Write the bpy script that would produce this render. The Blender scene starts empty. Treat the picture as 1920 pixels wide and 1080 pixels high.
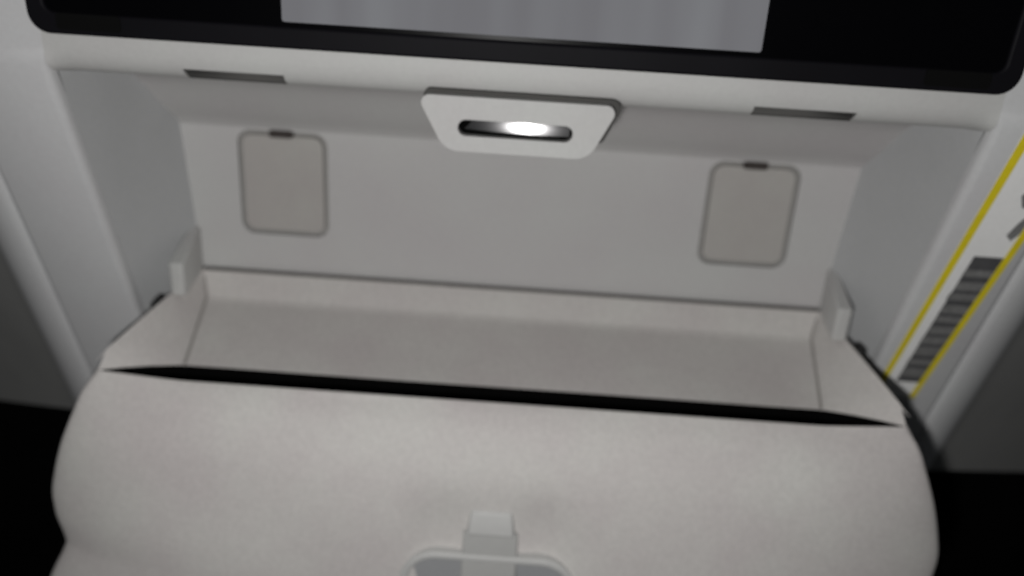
import bpy, bmesh, math, random
from mathutils import Vector, Matrix
random.seed(4)
S = bpy.context.scene
COL = S.collection

# ------------------------------------------------------------------ camera
CX, CY, CZ = 0.00822, -0.479, 0.203
PITCH, YAW, ROLL = math.radians(23.0), math.radians(-0.8405), math.radians(3.595)
fw = Vector((math.sin(YAW)*math.cos(PITCH), math.cos(YAW)*math.cos(PITCH), -math.sin(PITCH)))
rt0 = Vector((math.cos(YAW), -math.sin(YAW), 0)); up0 = rt0.cross(fw)
rt = rt0*math.cos(ROLL) + up0*math.sin(ROLL)
up = up0*math.cos(ROLL) - rt0*math.sin(ROLL)
cd = bpy.data.cameras.new('camera'); cam = bpy.data.objects.new('camera', cd); COL.objects.link(cam)
cam.matrix_world = Matrix(((rt.x, up.x, -fw.x, CX), (rt.y, up.y, -fw.y, CY), (rt.z, up.z, -fw.z, CZ), (0, 0, 0, 1)))
cd.sensor_width = 36.0; cd.lens = 1663.0/1920*36.0
cd.clip_start = 0.02; cd.clip_end = 20
cd.dof.use_dof = True; cd.dof.focus_distance = 0.30; cd.dof.aperture_fstop = 5.6; cd.dof.aperture_blades = 0
S.camera = cam

# ------------------------------------------------------------------ light: dark cabin, one phone flash beside the lens
w = bpy.data.worlds.new('World'); S.world = w; w.use_nodes = True
bg = w.node_tree.nodes['Background']; bg.inputs[0].default_value = (0.9, 0.95, 1.0, 1); bg.inputs[1].default_value = 0.018
ld = bpy.data.lights.new('phone_flash', 'POINT'); ld.shadow_soft_size = 0.011; ld.energy = 5.25
ld.color = (1.0, 0.99, 0.975)
lo = bpy.data.objects.new('phone_flash', ld); COL.objects.link(lo)
lpos = Vector((CX, CY, CZ)) - rt*0.036 - up*0.052 - fw*0.01
lo.location = lpos; lo.rotation_euler = fw.to_track_quat('-Z', 'Y').to_euler()

vs = S.view_settings
S.display_settings.display_device = 'sRGB'
vs.view_transform = 'Standard'; vs.look = 'None'; vs.exposure = 0; vs.gamma = 1; vs.use_curve_mapping = False

# ------------------------------------------------------------------ materials
def mat(name, col, rough=0.55, metal=0.0, spec=0.4, var=0.05, vscale=25, bump=0.0, bscale=900, tint=0.0, coat=0.0, speck=0.022):
    m = bpy.data.materials.new(name); m.use_nodes = True
    nt = m.node_tree; N = nt.nodes; L = nt.links; p = N['Principled BSDF']
    p.inputs['Roughness'].default_value = rough; p.inputs['Metallic'].default_value = metal
    p.inputs['Specular IOR Level'].default_value = spec; p.inputs['Coat Weight'].default_value = coat
    tc = N.new('ShaderNodeTexCoord')
    nz = N.new('ShaderNodeTexNoise'); nz.inputs['Scale'].default_value = vscale; nz.inputs['Detail'].default_value = 4
    L.new(tc.outputs['Object'], nz.inputs['Vector'])
    rp = N.new('ShaderNodeValToRGB')
    c = Vector(col)
    a = c*(1-var); b = c*(1+var)
    rp.color_ramp.elements[0].position = 0.3; rp.color_ramp.elements[1].position = 0.7
    rp.color_ramp.elements[0].color = (a.x*(1+tint), a.y, a.z*(1+tint*0.5), 1)
    rp.color_ramp.elements[1].color = (min(b.x, 1), min(b.y*(1+tint*0.3), 1), min(b.z, 1), 1)
    L.new(nz.outputs['Fac'], rp.inputs[0])
    # fine grain and faint scuffs
    n3 = N.new('ShaderNodeTexNoise'); n3.inputs['Scale'].default_value = 420; n3.inputs['Detail'].default_value = 2
    L.new(tc.outputs['Object'], n3.inputs['Vector'])
    mr = N.new('ShaderNodeMapRange'); mr.inputs['From Min'].default_value = 0.3; mr.inputs['From Max'].default_value = 0.7
    mr.inputs['To Min'].default_value = 1-speck; mr.inputs['To Max'].default_value = 1+speck
    L.new(n3.outputs['Fac'], mr.inputs['Value'])
    mx = N.new('ShaderNodeVectorMath'); mx.operation = 'SCALE'
    L.new(rp.outputs[0], mx.inputs[0]); L.new(mr.outputs[0], mx.inputs['Scale']); L.new(mx.outputs[0], p.inputs['Base Color'])
    if bump:
        n2 = N.new('ShaderNodeTexNoise'); n2.inputs['Scale'].default_value = bscale; n2.inputs['Detail'].default_value = 3
        L.new(tc.outputs['Object'], n2.inputs['Vector'])
        bp = N.new('ShaderNodeBump'); bp.inputs['Strength'].default_value = bump; bp.inputs['Distance'].default_value = 0.0006
        L.new(n2.outputs['Fac'], bp.inputs['Height']); L.new(bp.outputs[0], p.inputs['Normal'])
    return m

M = {}
M['shell'] = mat('pale_grey_plastic', (0.475, 0.477, 0.468), 0.6, bump=0.12, tint=0.02, var=0.03)
M['flange'] = mat('cool_grey_plastic', (0.535, 0.54, 0.546), 0.6, bump=0.12, tint=0.015, var=0.025)
M['latch_shade'] = mat('latch_shade_dark', (0.06, 0.058, 0.055), 0.8)  # dark tone standing in for the shade round the latch
M['wall'] = mat('recess_grey_plastic', (0.46, 0.457, 0.453), 0.65, bump=0.12, tint=0.03, var=0.04, vscale=14)
M['side'] = mat('recess_side_plastic', (0.445, 0.452, 0.458), 0.7, bump=0.12, var=0.03)
M['pad'] = mat('warm_grey_pad', (0.385, 0.372, 0.355), 0.7, bump=0.15, tint=0.03, var=0.05, vscale=30)
M['groove'] = mat('pad_groove_grey', (0.29, 0.283, 0.272), 0.8)
M['notch'] = mat('dark_brown_notch', (0.04, 0.033, 0.03), 0.8)
M['slit'] = mat('slit_grey', (0.10, 0.098, 0.094), 0.8)
M['leather'] = mat('pale_grey_leather', (0.59, 0.573, 0.555), 0.65, bump=0.35, bscale=1300, tint=0.035, var=0.055, vscale=22, speck=0.05)
M['pan'] = mat('pan_leather', (0.585, 0.567, 0.548), 0.7, speck=0.055, bump=0.35, bscale=1300, tint=0.03, var=0.05, vscale=22)
M['deep_shade'] = mat('deep_shade_black', (0.002, 0.002, 0.002), 0.95, spec=0.05)  # black put in for the shade deep inside the slit and latch slot
M['gap_shade'] = mat('gap_shade_dark', (0.10, 0.095, 0.09), 0.8)  # dark tone for the shade in the gap below the wall
M['black'] = mat('black_glass', (0.0015, 0.0015, 0.002), 0.2, spec=0.1)
M['bezel'] = mat('charcoal_bezel', (0.0055, 0.0052, 0.0068), 0.55, spec=0.06, var=0.15)
M['bezel_dark'] = mat('black_bezel_notch', (0.002, 0.002, 0.002), 0.8, spec=0.1)
M['mirror'] = mat('polished_metal', (0.70, 0.69, 0.70), 0.15, metal=1.0, var=0.02)
M['wing'] = mat('side_dark_plastic', (0.25, 0.25, 0.245), 0.7, bump=0.1)
M['backdrop'] = mat('backdrop_black', (0.003, 0.003, 0.003), 1.0, spec=0.02)  # near-black, keeps the area below the wings as dark as the cabin
M['white'] = mat('placard_white', (0.88, 0.88, 0.87), 0.4, var=0.02)
M['yellow'] = mat('placard_yellow', (0.74, 0.61, 0.02), 0.5, var=0.06, vscale=120)
M['ink'] = mat('placard_dark_ink', (0.085, 0.085, 0.088), 0.5, var=0.15, vscale=300)
M['ink2'] = mat('placard_grey_ink', (0.19, 0.19, 0.188), 0.5, var=0.2, vscale=400)
M['clip'] = mat('clip_grey_plastic', (0.54, 0.54, 0.53), 0.55, var=0.02)
M['clip_dark'] = mat('clip_inset_grey', (0.33, 0.335, 0.345), 0.6, var=0.03)
M['neck'] = mat('clip_neck_shaded', (0.43, 0.43, 0.42), 0.6, var=0.02)  # clip plastic darkened, the shade under the tab put into its colour
M['crease_line'] = mat('pan_crease_grey', (0.36, 0.345, 0.33), 0.8, var=0.05)  # darker tone for the crease between pan slope and floor
M['hinge'] = mat('hinge_black', (0.02, 0.02, 0.02), 0.6)

def grey_glow_mat():
    m = bpy.data.materials.new('dim_grey_glow'); m.use_nodes = True  # dim grey emission with faint vertical streaks
    nt = m.node_tree; N = nt.nodes; L = nt.links; p = N['Principled BSDF']
    p.inputs['Base Color'].default_value = (0.01, 0.01, 0.011, 1); p.inputs['Roughness'].default_value = 0.5; p.inputs['Specular IOR Level'].default_value = 0.0
    tc = N.new('ShaderNodeTexCoord'); mp = N.new('ShaderNodeMapping'); mp.inputs['Scale'].default_value = (45, 1, 4)
    nz = N.new('ShaderNodeTexNoise'); nz.inputs['Scale'].default_value = 1.0; nz.inputs['Detail'].default_value = 2
    L.new(tc.outputs['Object'], mp.inputs[0]); L.new(mp.outputs[0], nz.inputs['Vector'])
    rp = N.new('ShaderNodeValToRGB'); rp.color_ramp.elements[0].position = 0.42; rp.color_ramp.elements[1].position = 0.78
    rp.color_ramp.elements[0].color = (0.150, 0.150, 0.160, 1); rp.color_ramp.elements[1].color = (0.178, 0.182, 0.192, 1)
    L.new(nz.outputs['Fac'], rp.inputs[0]); L.new(rp.outputs[0], p.inputs['Emission Color'])
    p.inputs['Emission Strength'].default_value = 1.0
    return m
M['grey_glow'] = grey_glow_mat()

# ------------------------------------------------------------------ helpers
def obj(name, bm, m, parent=None, smooth=30, bevel=0, segs=3, subsurf=0):
    bmesh.ops.remove_doubles(bm, verts=bm.verts, dist=1e-6)
    bmesh.ops.recalc_face_normals(bm, faces=bm.faces)
    me = bpy.data.meshes.new(name); bm.to_mesh(me); bm.free()
    o = bpy.data.objects.new(name, me); COL.objects.link(o)
    me.materials.append(M[m])
    if smooth:
        me.polygons.foreach_set('use_smooth', [True]*len(me.polygons))
        me.set_sharp_from_angle(angle=math.radians(smooth))
    if bevel:
        b = o.modifiers.new('bevel', 'BEVEL'); b.width = bevel; b.segments = segs; b.limit_method = 'ANGLE'; b.angle_limit = math.radians(35)
        b.harden_normals = False
        me.polygons.foreach_set('use_smooth', [True]*len(me.polygons))
    if subsurf:
        s = o.modifiers.new('sub', 'SUBSURF'); s.levels = subsurf; s.render_levels = subsurf
    if parent: o.parent = parent
    return o

def thing(name, label, cat, loc, group=None):
    o = bpy.data.objects.new(name, None); COL.objects.link(o); o.location = loc
    o.empty_display_size = 0.02
    o['label'] = label; o['category'] = cat
    if group: o['group'] = group
    return o

def grid(bm, rows):
    vr = [[bm.verts.new(p) for p in r] for r in rows]
    for a, b in zip(vr, vr[1:]):
        for i in range(len(a)-1):
            bm.faces.new((a[i], a[i+1], b[i+1], b[i]))
    return vr

def box(bm, x0, x1, y0, y1, z0, z1):
    v = [bm.verts.new((x, y, z)) for x in (x0, x1) for y in (y0, y1) for z in (z0, z1)]
    for f in ((0,1,3,2), (4,6,7,5), (0,4,5,1), (2,3,7,6), (0,2,6,4), (1,5,7,3)):
        bm.faces.new([v[i] for i in f])

def round_poly(pts, rad, n=6):
    """2D polygon with rounded corners; rad is a number or a list."""
    out = []; k = len(pts)
    for i in range(k):
        p = Vector(pts[i]); a = Vector(pts[i-1]); b = Vector(pts[(i+1) % k])
        r = rad[i] if isinstance(rad, (list, tuple)) else rad
        da = (a-p).normalized(); db = (b-p).normalized()
        ang = da.angle(db); d = r/math.tan(ang/2)
        t0 = p+da*d; t1 = p+db*d
        c = p+(da+db).normalized()*(r/math.sin(ang/2))
        a0 = math.atan2(t0.y-c.y, t0.x-c.x); a1 = math.atan2(t1.y-c.y, t1.x-c.x)
        dd = (a1-a0+math.pi) % (2*math.pi) - math.pi
        for j in range(n+1):
            th = a0+dd*j/n; out.append((c.x+r*math.cos(th), c.y+r*math.sin(th)))
    return out

def loop_edges(bm, pts, y):
    vs_ = [bm.verts.new((x, y, z)) for x, z in pts]
    return vs_, [bm.edges.new((vs_[i], vs_[(i+1) % len(vs_)])) for i in range(len(vs_))]

def plate(bm, outer, holes, y0, y1):
    """flat plate in XZ from y0 (front) to y1, with through holes."""
    loops = []
    for y in (y0, y1):
        es = []; ls = []
        for lp in [outer]+holes:
            v, e = loop_edges(bm, lp, y); ls.append(v); es += e
        bmesh.ops.triangle_fill(bm, use_beauty=True, use_dissolve=False, edges=es)
        loops.append(ls)
    for a, b in zip(*loops):
        for i in range(len(a)):
            j = (i+1) % len(a)
            bm.faces.new((a[i], a[j], b[j], b[i]))

def lerp(a, b, t): return a+(b-a)*t
def smooth(t): t = max(0, min(1, t)); return t*t*(3-2*t)

# ------------------------------------------------------------------ seat back
seat = thing('airline_seat', 'pale grey plastic airline seat back with a wide open recess below its screen', 'seat', (0, 0, 0))
TILT = 0.395; ZT = 0.1317; XO = 0.2027
def yo(z): return -0.1 + max(0.0, ZT-z)*TILT
def xw(z): return 0.181 + (0.1877-0.181)*max(0, min(1.4, (z+0.001)/0.086))     # half width of the back wall
R_ = 0.0035

# band over the recess, with its rolled lower lip; two thin slits cut into the lip
base = [(-0.1, 0.26), (-0.1, 0.2), (-0.1, 0.146), (-0.1, 0.1405), (-0.0997, 0.1375), (-0.0988, 0.1345), (-0.0972, 0.1318), (-0.0950, 0.1296), (-0.0920, 0.1281), (-0.0885, 0.1272), (-0.0785, 0.1255)]
dip = [(-0.1, 0.26), (-0.1, 0.2), (-0.1, 0.146), (-0.1, 0.1405), (-0.0997, 0.1375), (-0.0988, 0.1345), (-0.0977, 0.1325), (-0.0935, 0.1322), (-0.0925, 0.1295), (-0.0890, 0.1273), (-0.0785, 0.1255)]
bm = bmesh.new()
cuts = [-0.1927, -0.1443, -0.1008, 0, 0.1008, 0.1443, 0.1927]
for i, (a, b) in enumerate(zip(cuts, cuts[1:])):
    pr = dip if i in (1, 4) else base
    grid(bm, [[(a, y, z) for y, z in pr], [(b, y, z) for y, z in pr]])
for s in (-1, 1):
    rows = []
    for k in range(9):
        t = k/8
        rows.append([(s*lerp(0.1927, XO, t), lerp(y, yo(z), t**2.5*max(0, 1-(i-4)/8) if i > 3 else 0), z) for i, (y, z) in enumerate(base)])
    grid(bm, rows)
for x in (cuts[1], cuts[2], cuts[4], cuts[5]):
    bm.faces.new([bm.verts.new((x, y, z)) for y, z in base[5:10]+[dip[9], dip[8], dip[7], dip[6]]])
obj('top_band', bm, 'shell', seat, smooth=35)
for s in (-1, 1):
    bm = bmesh.new(); c = s*0.12255
    pts = [(-0.0968, 0.13215), (-0.0940, 0.13200), (-0.0931, 0.1294), (-0.0908, 0.1280)]
    grid(bm, [[(c-0.0214, y, z) for y, z in pts], [(c+0.0214, y, z) for y, z in pts]])
    o = obj('slit', bm, 'slit', seat, smooth=60)
    sm = o.modifiers.new('solid', 'SOLIDIFY'); sm.thickness = 0.0004

# side flanges round the opening, rolling over into the outer wings
for s in (-1, 1):
    zs = [0.26, 0.2, 0.16, 0.146, 0.142, 0.139, 0.136, 0.133, 0.130, 0.115, 0.09, 0.06, 0.03, 0.0, -0.03, -0.06, -0.085, -0.105, -0.123]
    rows = []
    for z in zs:
        Y = yo(z); r = R_*smooth((0.137-z)/0.009)
        prof = [(XO-0.0002*0, Y+r+0.004*smooth((0.137-z)/0.009)), (XO, Y+r), (XO+r*0.3, Y+r*0.3), (XO+r, Y), (0.225, Y), (0.2435, Y), (0.2452, Y+0.0006), (0.2465, Y+0.0026), (0.2475, Y+0.0028),
                (0.2488, Y+0.0014), (0.2515, Y+0.0008), (0.2580, Y+0.0018), (0.2650, Y+0.0050), (0.2720, Y+0.0105), (0.2780, Y+0.0185), (0.2815, Y+0.0275)]
        rows.append([(s*x, y, z) for x, y in prof])
    bm = bmesh.new(); grid(bm, rows)
    o = obj('side_flange', bm, 'flange', seat, smooth=50)
    # recess side wall, from the opening edge back to the rear wall
    rows = []
    for z in (0.140, 0.130, 0.11, 0.0856, 0.06, 0.03, 0.0, -0.03):
        Y = yo(z)+R_+0.004
        rows.append([(s*(XO+(xw(z)-XO)*t), Y+(0-Y)*t, z) for t in [i/8 for i in range(9)]])
    bm = bmesh.new(); grid(bm, rows); obj('recess_side_wall', bm, 'side', seat, smooth=40)
    # dark outer wing behind the roll
    rows = []
    for z in (0.2, 0.1, 0.05, 0.0, -0.05, -0.09, -0.124):
        Y = yo(z)
        rows.append([(s*x, Y+d, z-(max(0, d-0.0285)*0.55 if z < -0.1 else 0)) for x, d in ((0.2808, 0.0262), (0.2835, 0.0285), (0.295, 0.034), (0.33, 0.050), (0.40, 0.085))])
    bm = bmesh.new(); grid(bm, rows)
    o = obj('outer_wing', bm, 'wing', seat, smooth=40)

# recess ceiling: flat behind the lip, then a cove down to the rear wall
cove = [(-0.0787, 0.12553), (-0.065, 0.1232), (-0.05, 0.1206), (-0.041, 0.1188), (-0.034, 0.1162), (-0.027, 0.1108), (-0.02, 0.1042), (-0.013, 0.0972), (-0.0065, 0.0915), (-0.002, 0.0878), (0, 0.0848)]
def half_at(y, z):
    Y = yo(z)+R_+0.004; t = (y-Y)/(0-Y); return XO+(xw(z)-XO)*t
bm = bmesh.new()
grid(bm, [[(s*(half_at(y, z)+0.0006), y, z) for s in [k/10 for k in range(-10, 11)]] for y, z in cove])
obj('recess_ceiling', bm, 'wall', seat, smooth=50)

# rear wall with two openings that take the pads
hole_rects = []
for s in (-1, 1):
    x0, x1 = sorted((s*0.1058, s*0.1562))
    hole_rects.append(round_poly([(x0, 0.0230), (x1, 0.0230), (x1, 0.0838), (x0, 0.0838)], 0.0077))
bm = bmesh.new()
plate(bm, [(-0.179, -0.03), (0.179, -0.03), (0.1815, 0.0), (0.1877, 0.0849), (-0.1877, 0.0849), (-0.1815, 0.0)], hole_rects, 0.0, 0.0035)
wall = obj('recess_rear_wall', bm, 'wall', seat, smooth=30)
for s in (-1, 1):
    bm = bmesh.new()
    box(bm, *sorted((s*0.100, s*0.162)), 0.0036, 0.0056, 0.018, 0.0842); obj('groove_backing', bm, 'groove', wall, smooth=0)
    x0, x1 = sorted((s*0.1086, s*0.1534))
    bm = bmesh.new(); plate(bm, round_poly([(x0, 0.0260), (x1, 0.0260), (x1, 0.0810), (x0, 0.0810)], 0.0055), [], 0.0004, 0.0034)
    obj('cover_pad', bm, 'pad', wall, bevel=0.0007, segs=3)
    bm = bmesh.new(); c = s*0.1310-0.0005
    plate(bm, round_poly([(c-0.0066, 0.0802), (c+0.0066, 0.0802), (c+0.0066, 0.0845), (c-0.0066, 0.0845)], 0.0014), [], -0.0006, 0.003)
    obj('finger_notch', bm, 'notch', wall, bevel=0.0004, segs=2)

# dark strip painting in the shade of the gap at the wall foot
bm = bmesh.new(); box(bm, -0.1805, 0.1805, -0.0028, -0.0003, -0.012, 0.0006); obj('gap_shade', bm, 'gap_shade', seat, bevel=0.0006)

# hinge brackets in the two lower corners
for s in (-1, 1):
    bm = bmesh.new()
    a = [(0.1808, -0.0004), (0.1772, -0.0372), (0.1780, -0.0390), (0.1846, -0.0390), (0.1856, -0.0372), (0.1866, -0.0004)]
    lo_ = [bm.verts.new((s*x, y, -0.0022)) for x, y in a]
    hi_ = [bm.verts.new((s*x, y, 0.0255-0.0090*(-y/0.04))) for x, y in a]
    bm.faces.new(lo_); bm.faces.new(hi_)
    for i in range(6): bm.faces.new((lo_[i], lo_[(i+1) % 6], hi_[(i+1) % 6], hi_[i]))
    obj('hinge_bracket', bm, 'shell', seat, bevel=0.0014, segs=3)
    bm = bmesh.new(); box(bm, *sorted((s*0.1890, s*0.1925)), -0.050, -0.040, -0.014, -0.0022); obj('hinge_pin', bm, 'hinge', seat, bevel=0.001)

# latch: a rounded trapezoid with a slot and a polished metal trough in it
out = round_poly([(-0.0300, 0.1066), (0.0318, 0.1066), (0.0435, 0.1302), (-0.0428, 0.1302)], [0.010, 0.010, 0.0035, 0.0035], 8)
slot = round_poly([(-0.0246, 0.1135), (0.0244, 0.1135), (0.0244, 0.1205), (-0.0246, 0.1205)], 0.00345, 6)
bm = bmesh.new(); plate(bm, out, [slot], -0.1060, -0.1014)
latch = obj('tray_latch', bm, 'shell', seat, bevel=0.0019, segs=5)
bm = bmesh.new(); plate(bm, round_poly([(-0.034, 0.1125), (0.0375, 0.1125), (0.0465, 0.1319), (-0.0415, 0.1319)], [0.004, 0.004, 0.004, 0.003], 6), [], -0.1008, -0.0880); obj('latch_gap_shade', bm, 'latch_shade', latch, bevel=0.0006)  # dark plate shaped to the shade in the gap round the latch
bm = bmesh.new(); box(bm, -0.0275, 0.0275, -0.1013, -0.1009, 0.1118, 0.1222); obj('slot_back', bm, 'deep_shade', latch, smooth=0)
rows = []
for i in range(25):
    x = -0.0232 + 0.0462*i/24
    row = []
    for j in range(11):
        t = -1+2*j/10
        z = 0.1181 + 0.0025*t
        y = -0.1046 + 0.0001*(1-t*t) + (z-0.1181)*0.17 + 0.0023*((x-0.0085)/0.024)**2
        row.append((x, y, z))
    rows.append(row)
bm = bmesh.new(); grid(bm, rows); o = obj('slot_mirror', bm, 'mirror', latch, smooth=60)

# added black sheet beneath the wings, standing in for the dark cabin
bm = bmesh.new()
grid(bm, [[(x, 0.10+0.03*(x/0.5)**2, z) for x in [k/10-0.5 for k in range(11)]] for z in (-0.04, -0.2, -0.35, -0.5)])
o = obj('dark_backdrop', bm, 'backdrop', seat, smooth=40)
sm = o.modifiers.new('solid', 'SOLIDIFY'); sm.thickness = 0.01

# ------------------------------------------------------------------ screen unit above the band
mon = thing('seat_screen', 'wide black seat-back screen with a dim grey glowing area above the recess', 'screen', (0, -0.1, 0.1445))
def mon_obj(name, bm, m, par=mon, **k):
    o = obj(name, bm, m, None, **k); o.parent = par; o.matrix_parent_inverse = Matrix.Translation((0, 0.1, -0.1445)) if par is mon else Matrix.Identity(4)
    return o
hole = round_poly([(-0.1975, 0.1538), (0.1975, 0.1538), (0.2005, 0.2445), (-0.2005, 0.2445)], 0.004)
bm = bmesh.new(); plate(bm, round_poly([(-0.2050, 0.1447), (0.2050, 0.1447), (0.209, 0.255), (-0.209, 0.255)], 0.009, 8), [hole], -0.1045, -0.1002)
bez = mon_obj('bezel', bm, 'bezel', bevel=0.0012, segs=3)
bm = bmesh.new(); box(bm, -0.2025, 0.2025, -0.1032, -0.1004, 0.151, 0.247); gl = mon_obj('glass', bm, 'black', smooth=0)
bm = bmesh.new(); plate(bm, round_poly([(-0.0988, 0.1556), (0.0984, 0.1556), (0.0984, 0.2300), (-0.0988, 0.2300)], 0.0012), [], -0.1036, -0.1033)
mon_obj('grey_glow_area', bm, 'grey_glow', smooth=0)  # dim grey emissive sheet just in front of the glass
for s in (-1, 1):
    bm = bmesh.new(); c = s*0.1795; plate(bm, round_poly([(c-0.0135, 0.1468), (c+0.0135, 0.1468), (c+0.0135, 0.1535), (c-0.0135, 0.1535)], 0.0015), [], -0.1049, -0.1040)
    mon_obj('bezel_port', bm, 'bezel_dark', bevel=0.0003, segs=2)

# ------------------------------------------------------------------ literature pocket
pk = thing('literature_pocket', 'bulging pale grey leather pocket with a long black slit, below the recess', 'pocket', (0, 0, 0))
# top pan: outer rim -> recessed floor, open to the slit in front
bm = bmesh.new()
RIM = [(0.1802, -0.0032, -0.0008), (0.1836, -0.027, -0.0008), (0.1865, -0.050, -0.0020), (0.1905, -0.068, -0.0045), (0.1952, -0.083, -0.0080), (0.2008, -0.097, -0.0125)]
def rim(t, s):   # t 0 back .. 1 front, outer edge
    k = min(4, int(t*5)); f = t*5-k
    a, b = RIM[k], RIM[k+1]
    return Vector((s*lerp(a[0], b[0], f), lerp(a[1], b[1], f), lerp(a[2], b[2], f)))
def flo(t, s):
    return Vector((s*lerp(0.1738, 0.1645, t), lerp(-0.0175, -0.0785, t), lerp(-0.0120, -0.0230, t)))
NT = 10
rows = []
for i in range(NT+1):
    t = i/NT
    row = []
    for s in (-1, 1):
        a, b = rim(t, s), flo(t, s)
        if i == NT: a = Vector((s*0.1990, -0.0994, -0.0172))
        seq = [a+(b-a)*k for k in (0, 0.06, 0.3, 0.6, 0.88, 0.95, 1.0)]
        # soft crease at foot and a rolled outer edge
        for q, k in enumerate((0, 0.06, 0.3, 0.6, 0.88, 0.95, 1.0)): seq[q].z += 0.0008*math.sin(math.pi*k)
        if s == 1: seq = seq[::-1]
        row.append(seq)
    mid = [row[0][-1].lerp(row[1][0], k/14) for k in range(1, 14)]
    for m_ in mid: m_.z += 0.0006*math.sin(m_.x*30)*math.sin(t*3.0)
    rows.append([tuple(v) for v in row[0]+mid+row[1]])
vr = grid(bm, rows); front_edge = rows[-1]
# back slope from the rim at the wall to the floor
bk = []
n = len(rows[0])
for k in (0, 0.08, 0.5, 0.9, 1.0):
    r = []
    for i, p in enumerate(rows[0]):
        f = i/(n-1)
        top = Vector((p[0] if i in (0, n-1) else max(-0.18, min(0.18, p[0]*0.1802/0.1738)), -0.0032, -0.0008))
        q = top.lerp(Vector(p), k); r.append(tuple(q))
    bk.append(r)
grid(bm, bk)
obj('top_pan', bm, 'pan', pk, smooth=75)
# stitched-looking rolled edge that trims the pan rim on each side
for s in (-1, 1):
    bm = bmesh.new(); prev = None
    rows = []
    for i in range(13):
        c = rim(i/12, s)
        q = 0.0012*(1-(i/12)**5)+0.00005
        rows.append([(c.x+s*q*math.cos(a), c.y, c.z-0.0008+q*math.sin(a)) for a in [k*math.pi/4 for k in range(9)]])
    grid(bm, rows); obj('edge_piping', bm, 'leather', pk, smooth=60)
def crease_line(name, path, rad, m):
    rows = []
    for p in path:
        rows.append([(p.x+rad*math.cos(a), p.y, p.z+rad*math.sin(a)) for a in [k*math.pi/3 for k in range(7)]])
    bm = bmesh.new(); grid(bm, rows); return obj(name, bm, m, pk, smooth=60)
for s in (-1, 1):
    crease_line('pan_crease_dark', [flo(0, s).lerp(rim(0, s), 0.75)]+[flo(i/10, s)+Vector((0, 0, 0.0002)) for i in range(11)], 0.0009, 'crease_line')  # crease darkness put in as a thin darker tube
# black sheet inside the slit, painting in the shade of its depth
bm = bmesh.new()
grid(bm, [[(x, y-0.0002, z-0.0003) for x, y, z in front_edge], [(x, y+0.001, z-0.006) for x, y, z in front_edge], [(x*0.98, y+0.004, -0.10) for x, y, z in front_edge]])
o = obj('pocket_depth_shade', bm, 'deep_shade', pk, smooth=0)
# front panel: a stuffed convex surface, pinched at the sides lower down
RW = [(-0.0200, 0.1995, -0.1005, 0.000), (-0.0235, 0.2050, -0.1020, 0.002), (-0.030, 0.2090, -0.1040, 0.0055), (-0.043, 0.2150, -0.1050, 0.0105), (-0.056, 0.2208, -0.1055, 0.0145),
      (-0.070, 0.2258, -0.1055, 0.0175), (-0.088, 0.2312, -0.1050, 0.0205), (-0.103, 0.2310, -0.1050, 0.0225), (-0.1135, 0.2282, -0.1050, 0.0235), (-0.1195, 0.2272, -0.1050, 0.0238),
      (-0.127, 0.2305, -0.1050, 0.024), (-0.138, 0.2365, -0.105, 0.024), (-0.155, 0.2440, -0.105, 0.024), (-0.19, 0.25, -0.10, 0.022), (-0.24, 0.25, -0.09, 0.015)]
US = [-1, -0.985, -0.96, -0.92, -0.86] + [k/20*0.8 for k in range(-20, 21)] + [0.86, 0.92, 0.96, 0.985, 1]
def front_y(x, z, hw, ye, b):
    u = abs(x/hw)
    y = ye - 0.75*b*(1-u**5.0) - 0.004*math.sqrt(max(0, 1-u**8))*min(1, b/0.012)
    d = smooth((-0.052-z)/0.03)
    y += 0.0050*d*math.exp(-((abs(x)-0.026)/0.014)**2) + 0.0022*d*math.exp(-(x/0.02)**2)
    y += 0.0007*math.sin(x*38+1.0)*math.sin(z*60+x*9) if b else 0
    return y
def zint(rows):
    out = []
    for a, b in zip(rows, rows[1:]):
        out.append(a); out.append(tuple((p+q)/2 for p, q in zip(a, b)))
    return out+[rows[-1]]
rows = []
for z, hw, ye, b in zint(RW):
    r = []
    for wx, wy in ((0.93, 0.034), (0.965, 0.018), (0.99, 0.006)):
        zz = z if z < -0.0222 else -0.0145
        r.append((-hw*wx, ye+wy, zz))
    for u in US:
        zz = z
        if z > -0.0222: zz = z + 0.0026*max(0, (abs(u)-0.80)/0.20)*smooth((z+0.0222)/0.0022)
        r.append((u*hw, front_y(u*hw, z, hw, ye, b), zz))
    for wx, wy in ((0.99, 0.006), (0.965, 0.018), (0.93, 0.034)):
        zz = z if z < -0.0222 else -0.0145
        r.append((hw*wx, ye+wy, zz))
    rows.append(r)
# lip folded over to the inside
top = rows[0]; lip1 = [(x*0.999, y+0.0008, z+0.0005) for x, y, z in top]; lip2 = [(x*0.998, y+0.0018, z-0.0005) for x, y, z in top]; lip3 = [(x*0.995, y+0.002, z-0.012) for x, y, z in top]
bm = bmesh.new(); grid(bm, [lip2, lip1]+rows)
front = obj('front_panel', bm, 'leather', pk, smooth=80, subsurf=1)

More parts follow.
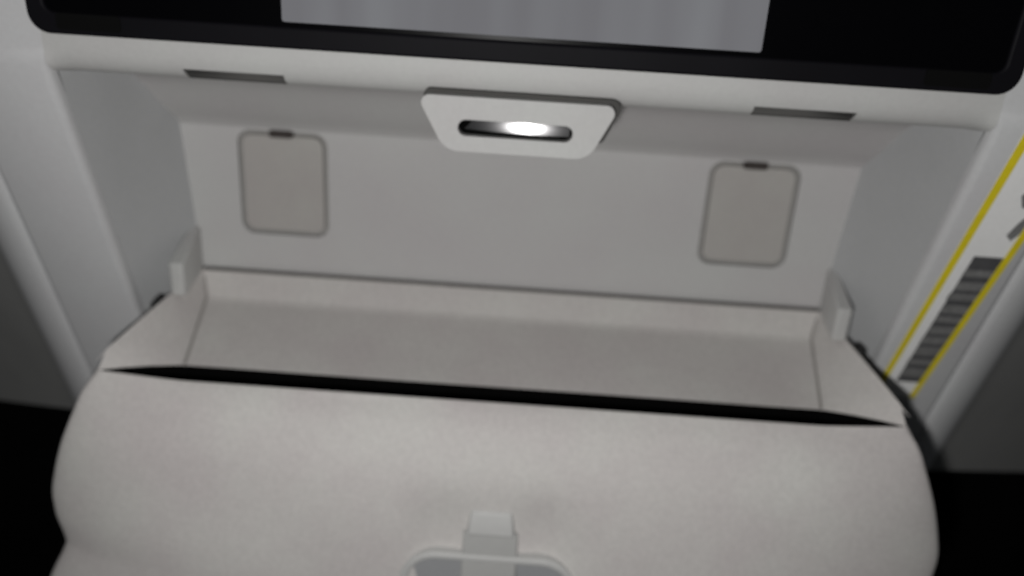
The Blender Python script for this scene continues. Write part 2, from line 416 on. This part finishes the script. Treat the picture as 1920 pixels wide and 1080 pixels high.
# clip at the foot of the panel: tab, neck and a rimmed inset
def fy(x, z):
    for a, b in zip(RW, RW[1:]):
        if b[0] <= z <= a[0]:
            t = (z-a[0])/(b[0]-a[0]); return front_y(x, z, *[lerp(p, q, t) for p, q in zip(a[1:], b[1:])])
clip = pk
def wedge(bm, prof, ha, hb):
    """side profile (y, z) swept across x; half width runs from ha (top) to hb (bottom)."""
    zs = [z for _, z in prof]; za, zb = max(zs), min(zs)
    L = []
    for s_ in (-1, 1):
        L.append([bm.verts.new((s_*lerp(ha, hb, (za-z)/(za-zb)), y, z)) for y, z in prof])
    bm.faces.new(L[0]); bm.faces.new(L[1][::-1])
    for i in range(len(prof)):
        k = (i+1) % len(prof); bm.faces.new((L[0][i], L[0][k], L[1][k], L[1][i]))
ya, yb, yc = fy(0, -0.066), fy(0, -0.079), fy(0, -0.105)
bm = bmesh.new(); wedge(bm, [(ya+0.004, -0.0690), (ya-0.0008, -0.0690), (yb-0.0044, -0.0800), (yb-0.0042, -0.0816), (yb+0.004, -0.0824)], 0.0102, 0.0122)
obj('clip_tab', bm, 'clip', pk, bevel=0.0016, segs=4)
bm = bmesh.new(); wedge(bm, [(yb+0.004, -0.0810), (yb-0.0014, -0.0810), (yc-0.0034, -0.105), (yc-0.0034, -0.120), (yc+0.004, -0.120)], 0.0136, 0.0142)
obj('clip_neck', bm, 'neck', pk, bevel=0.0012, segs=3)
o_ = round_poly([(-0.047, -0.14), (0.047, -0.14), (0.044, -0.0930), (-0.044, -0.0930)], [0.01, 0.01, 0.019, 0.019], 8)
i_ = round_poly([(-0.0425, -0.1365), (0.0425, -0.1365), (0.0395, -0.0972), (-0.0395, -0.0972)], [0.008, 0.008, 0.0145, 0.0145], 8)
y1 = min(fy(x, z) for x in (0.015, 0.025, 0.033, 0.04) for z in (-0.092, -0.097, -0.103))
bm = bmesh.new(); plate(bm, o_, [i_], y1-0.0016, y1+0.010); ri = obj('clip_rim', bm, 'clip', pk, bevel=0.0014, segs=3)
bm = bmesh.new(); plate(bm, [(x*1.01, z) for x, z in i_], [], y1+0.0006, y1+0.010); obj('clip_inset', bm, 'clip_dark', pk, smooth=30)

# ------------------------------------------------------------------ placard stuck on the right-hand flange
pl = thing('placard', 'narrow white placard with yellow borders and dark print on the right flange', 'placard', (0.222, yo(0.02), 0.02))
nrm = Vector((0, -1, -TILT)).normalized()
def pin(z): return 0.2092+0.0465*z
def pout(z): return 0.2347+0.083*z
def sheet(name, pts, lift, m, parent=pl):
    """pts are (f, z): f 0..1 across the placard."""
    bm = bmesh.new(); a = []; b = []
    for f, z in pts:
        p = Vector((lerp(pin(z), pout(z), f), yo(z), z))
        a.append(bm.verts.new(p+nrm*lift)); b.append(bm.verts.new(p+nrm*(lift-0.00012)))
    bm.faces.new(a); bm.faces.new(b[::-1])
    for i in range(len(a)): bm.faces.new((a[i], a[(i+1) % len(a)], b[(i+1) % len(a)], b[i]))
    o = obj(name, bm, m, None, smooth=0); o.parent = parent
    o.matrix_parent_inverse = Matrix.Translation(-pl.location)
    return o
ZB, ZTOP = -0.036, 0.131
sheet('white_backing', [(0, ZB), (1, ZB), (1, ZTOP), (0, ZTOP)], 0.0003, 'white')
sheet('yellow_border', [(0, ZB), (0.14, ZB), (0.14, ZTOP), (0, ZTOP)], 0.0005, 'yellow')
sheet('yellow_border', [(0.87, ZB), (1, ZB), (1, ZTOP), (0.87, ZTOP)], 0.0005, 'yellow')
sheet('print_block', [(0.36, -0.0235), (0.866, -0.0235), (0.866, 0.0640), (0.36, 0.0640)], 0.0005, 'ink')
z = 0.0560; k = 0
while z > -0.020:
    h = random.choice((0.0042, 0.0052, 0.0062)); l = random.uniform(0.30, 0.36)
    sheet('print_line', [(l+0.03, z-h), (0.860, z-h), (0.860, z), (l+0.03, z)], 0.0007, 'ink2')
    z -= h+random.choice((0.0022, 0.0030, 0.0036)); k += 1
for z0, pts in ((0.0985, [(0.50, 0), (0.62, -0.006), (0.78, -0.0065), (0.84, 0.001), (0.83, 0.010), (0.70, 0.012), (0.60, 0.007)]),
                (0.0770, [(0.66, 0), (0.78, -0.003), (0.86, 0.001), (0.865, 0.010), (0.80, 0.013), (0.72, 0.007)])):
    sheet('print_mark', [(f, z0+d) for f, d in pts], 0.0005, 'ink2')
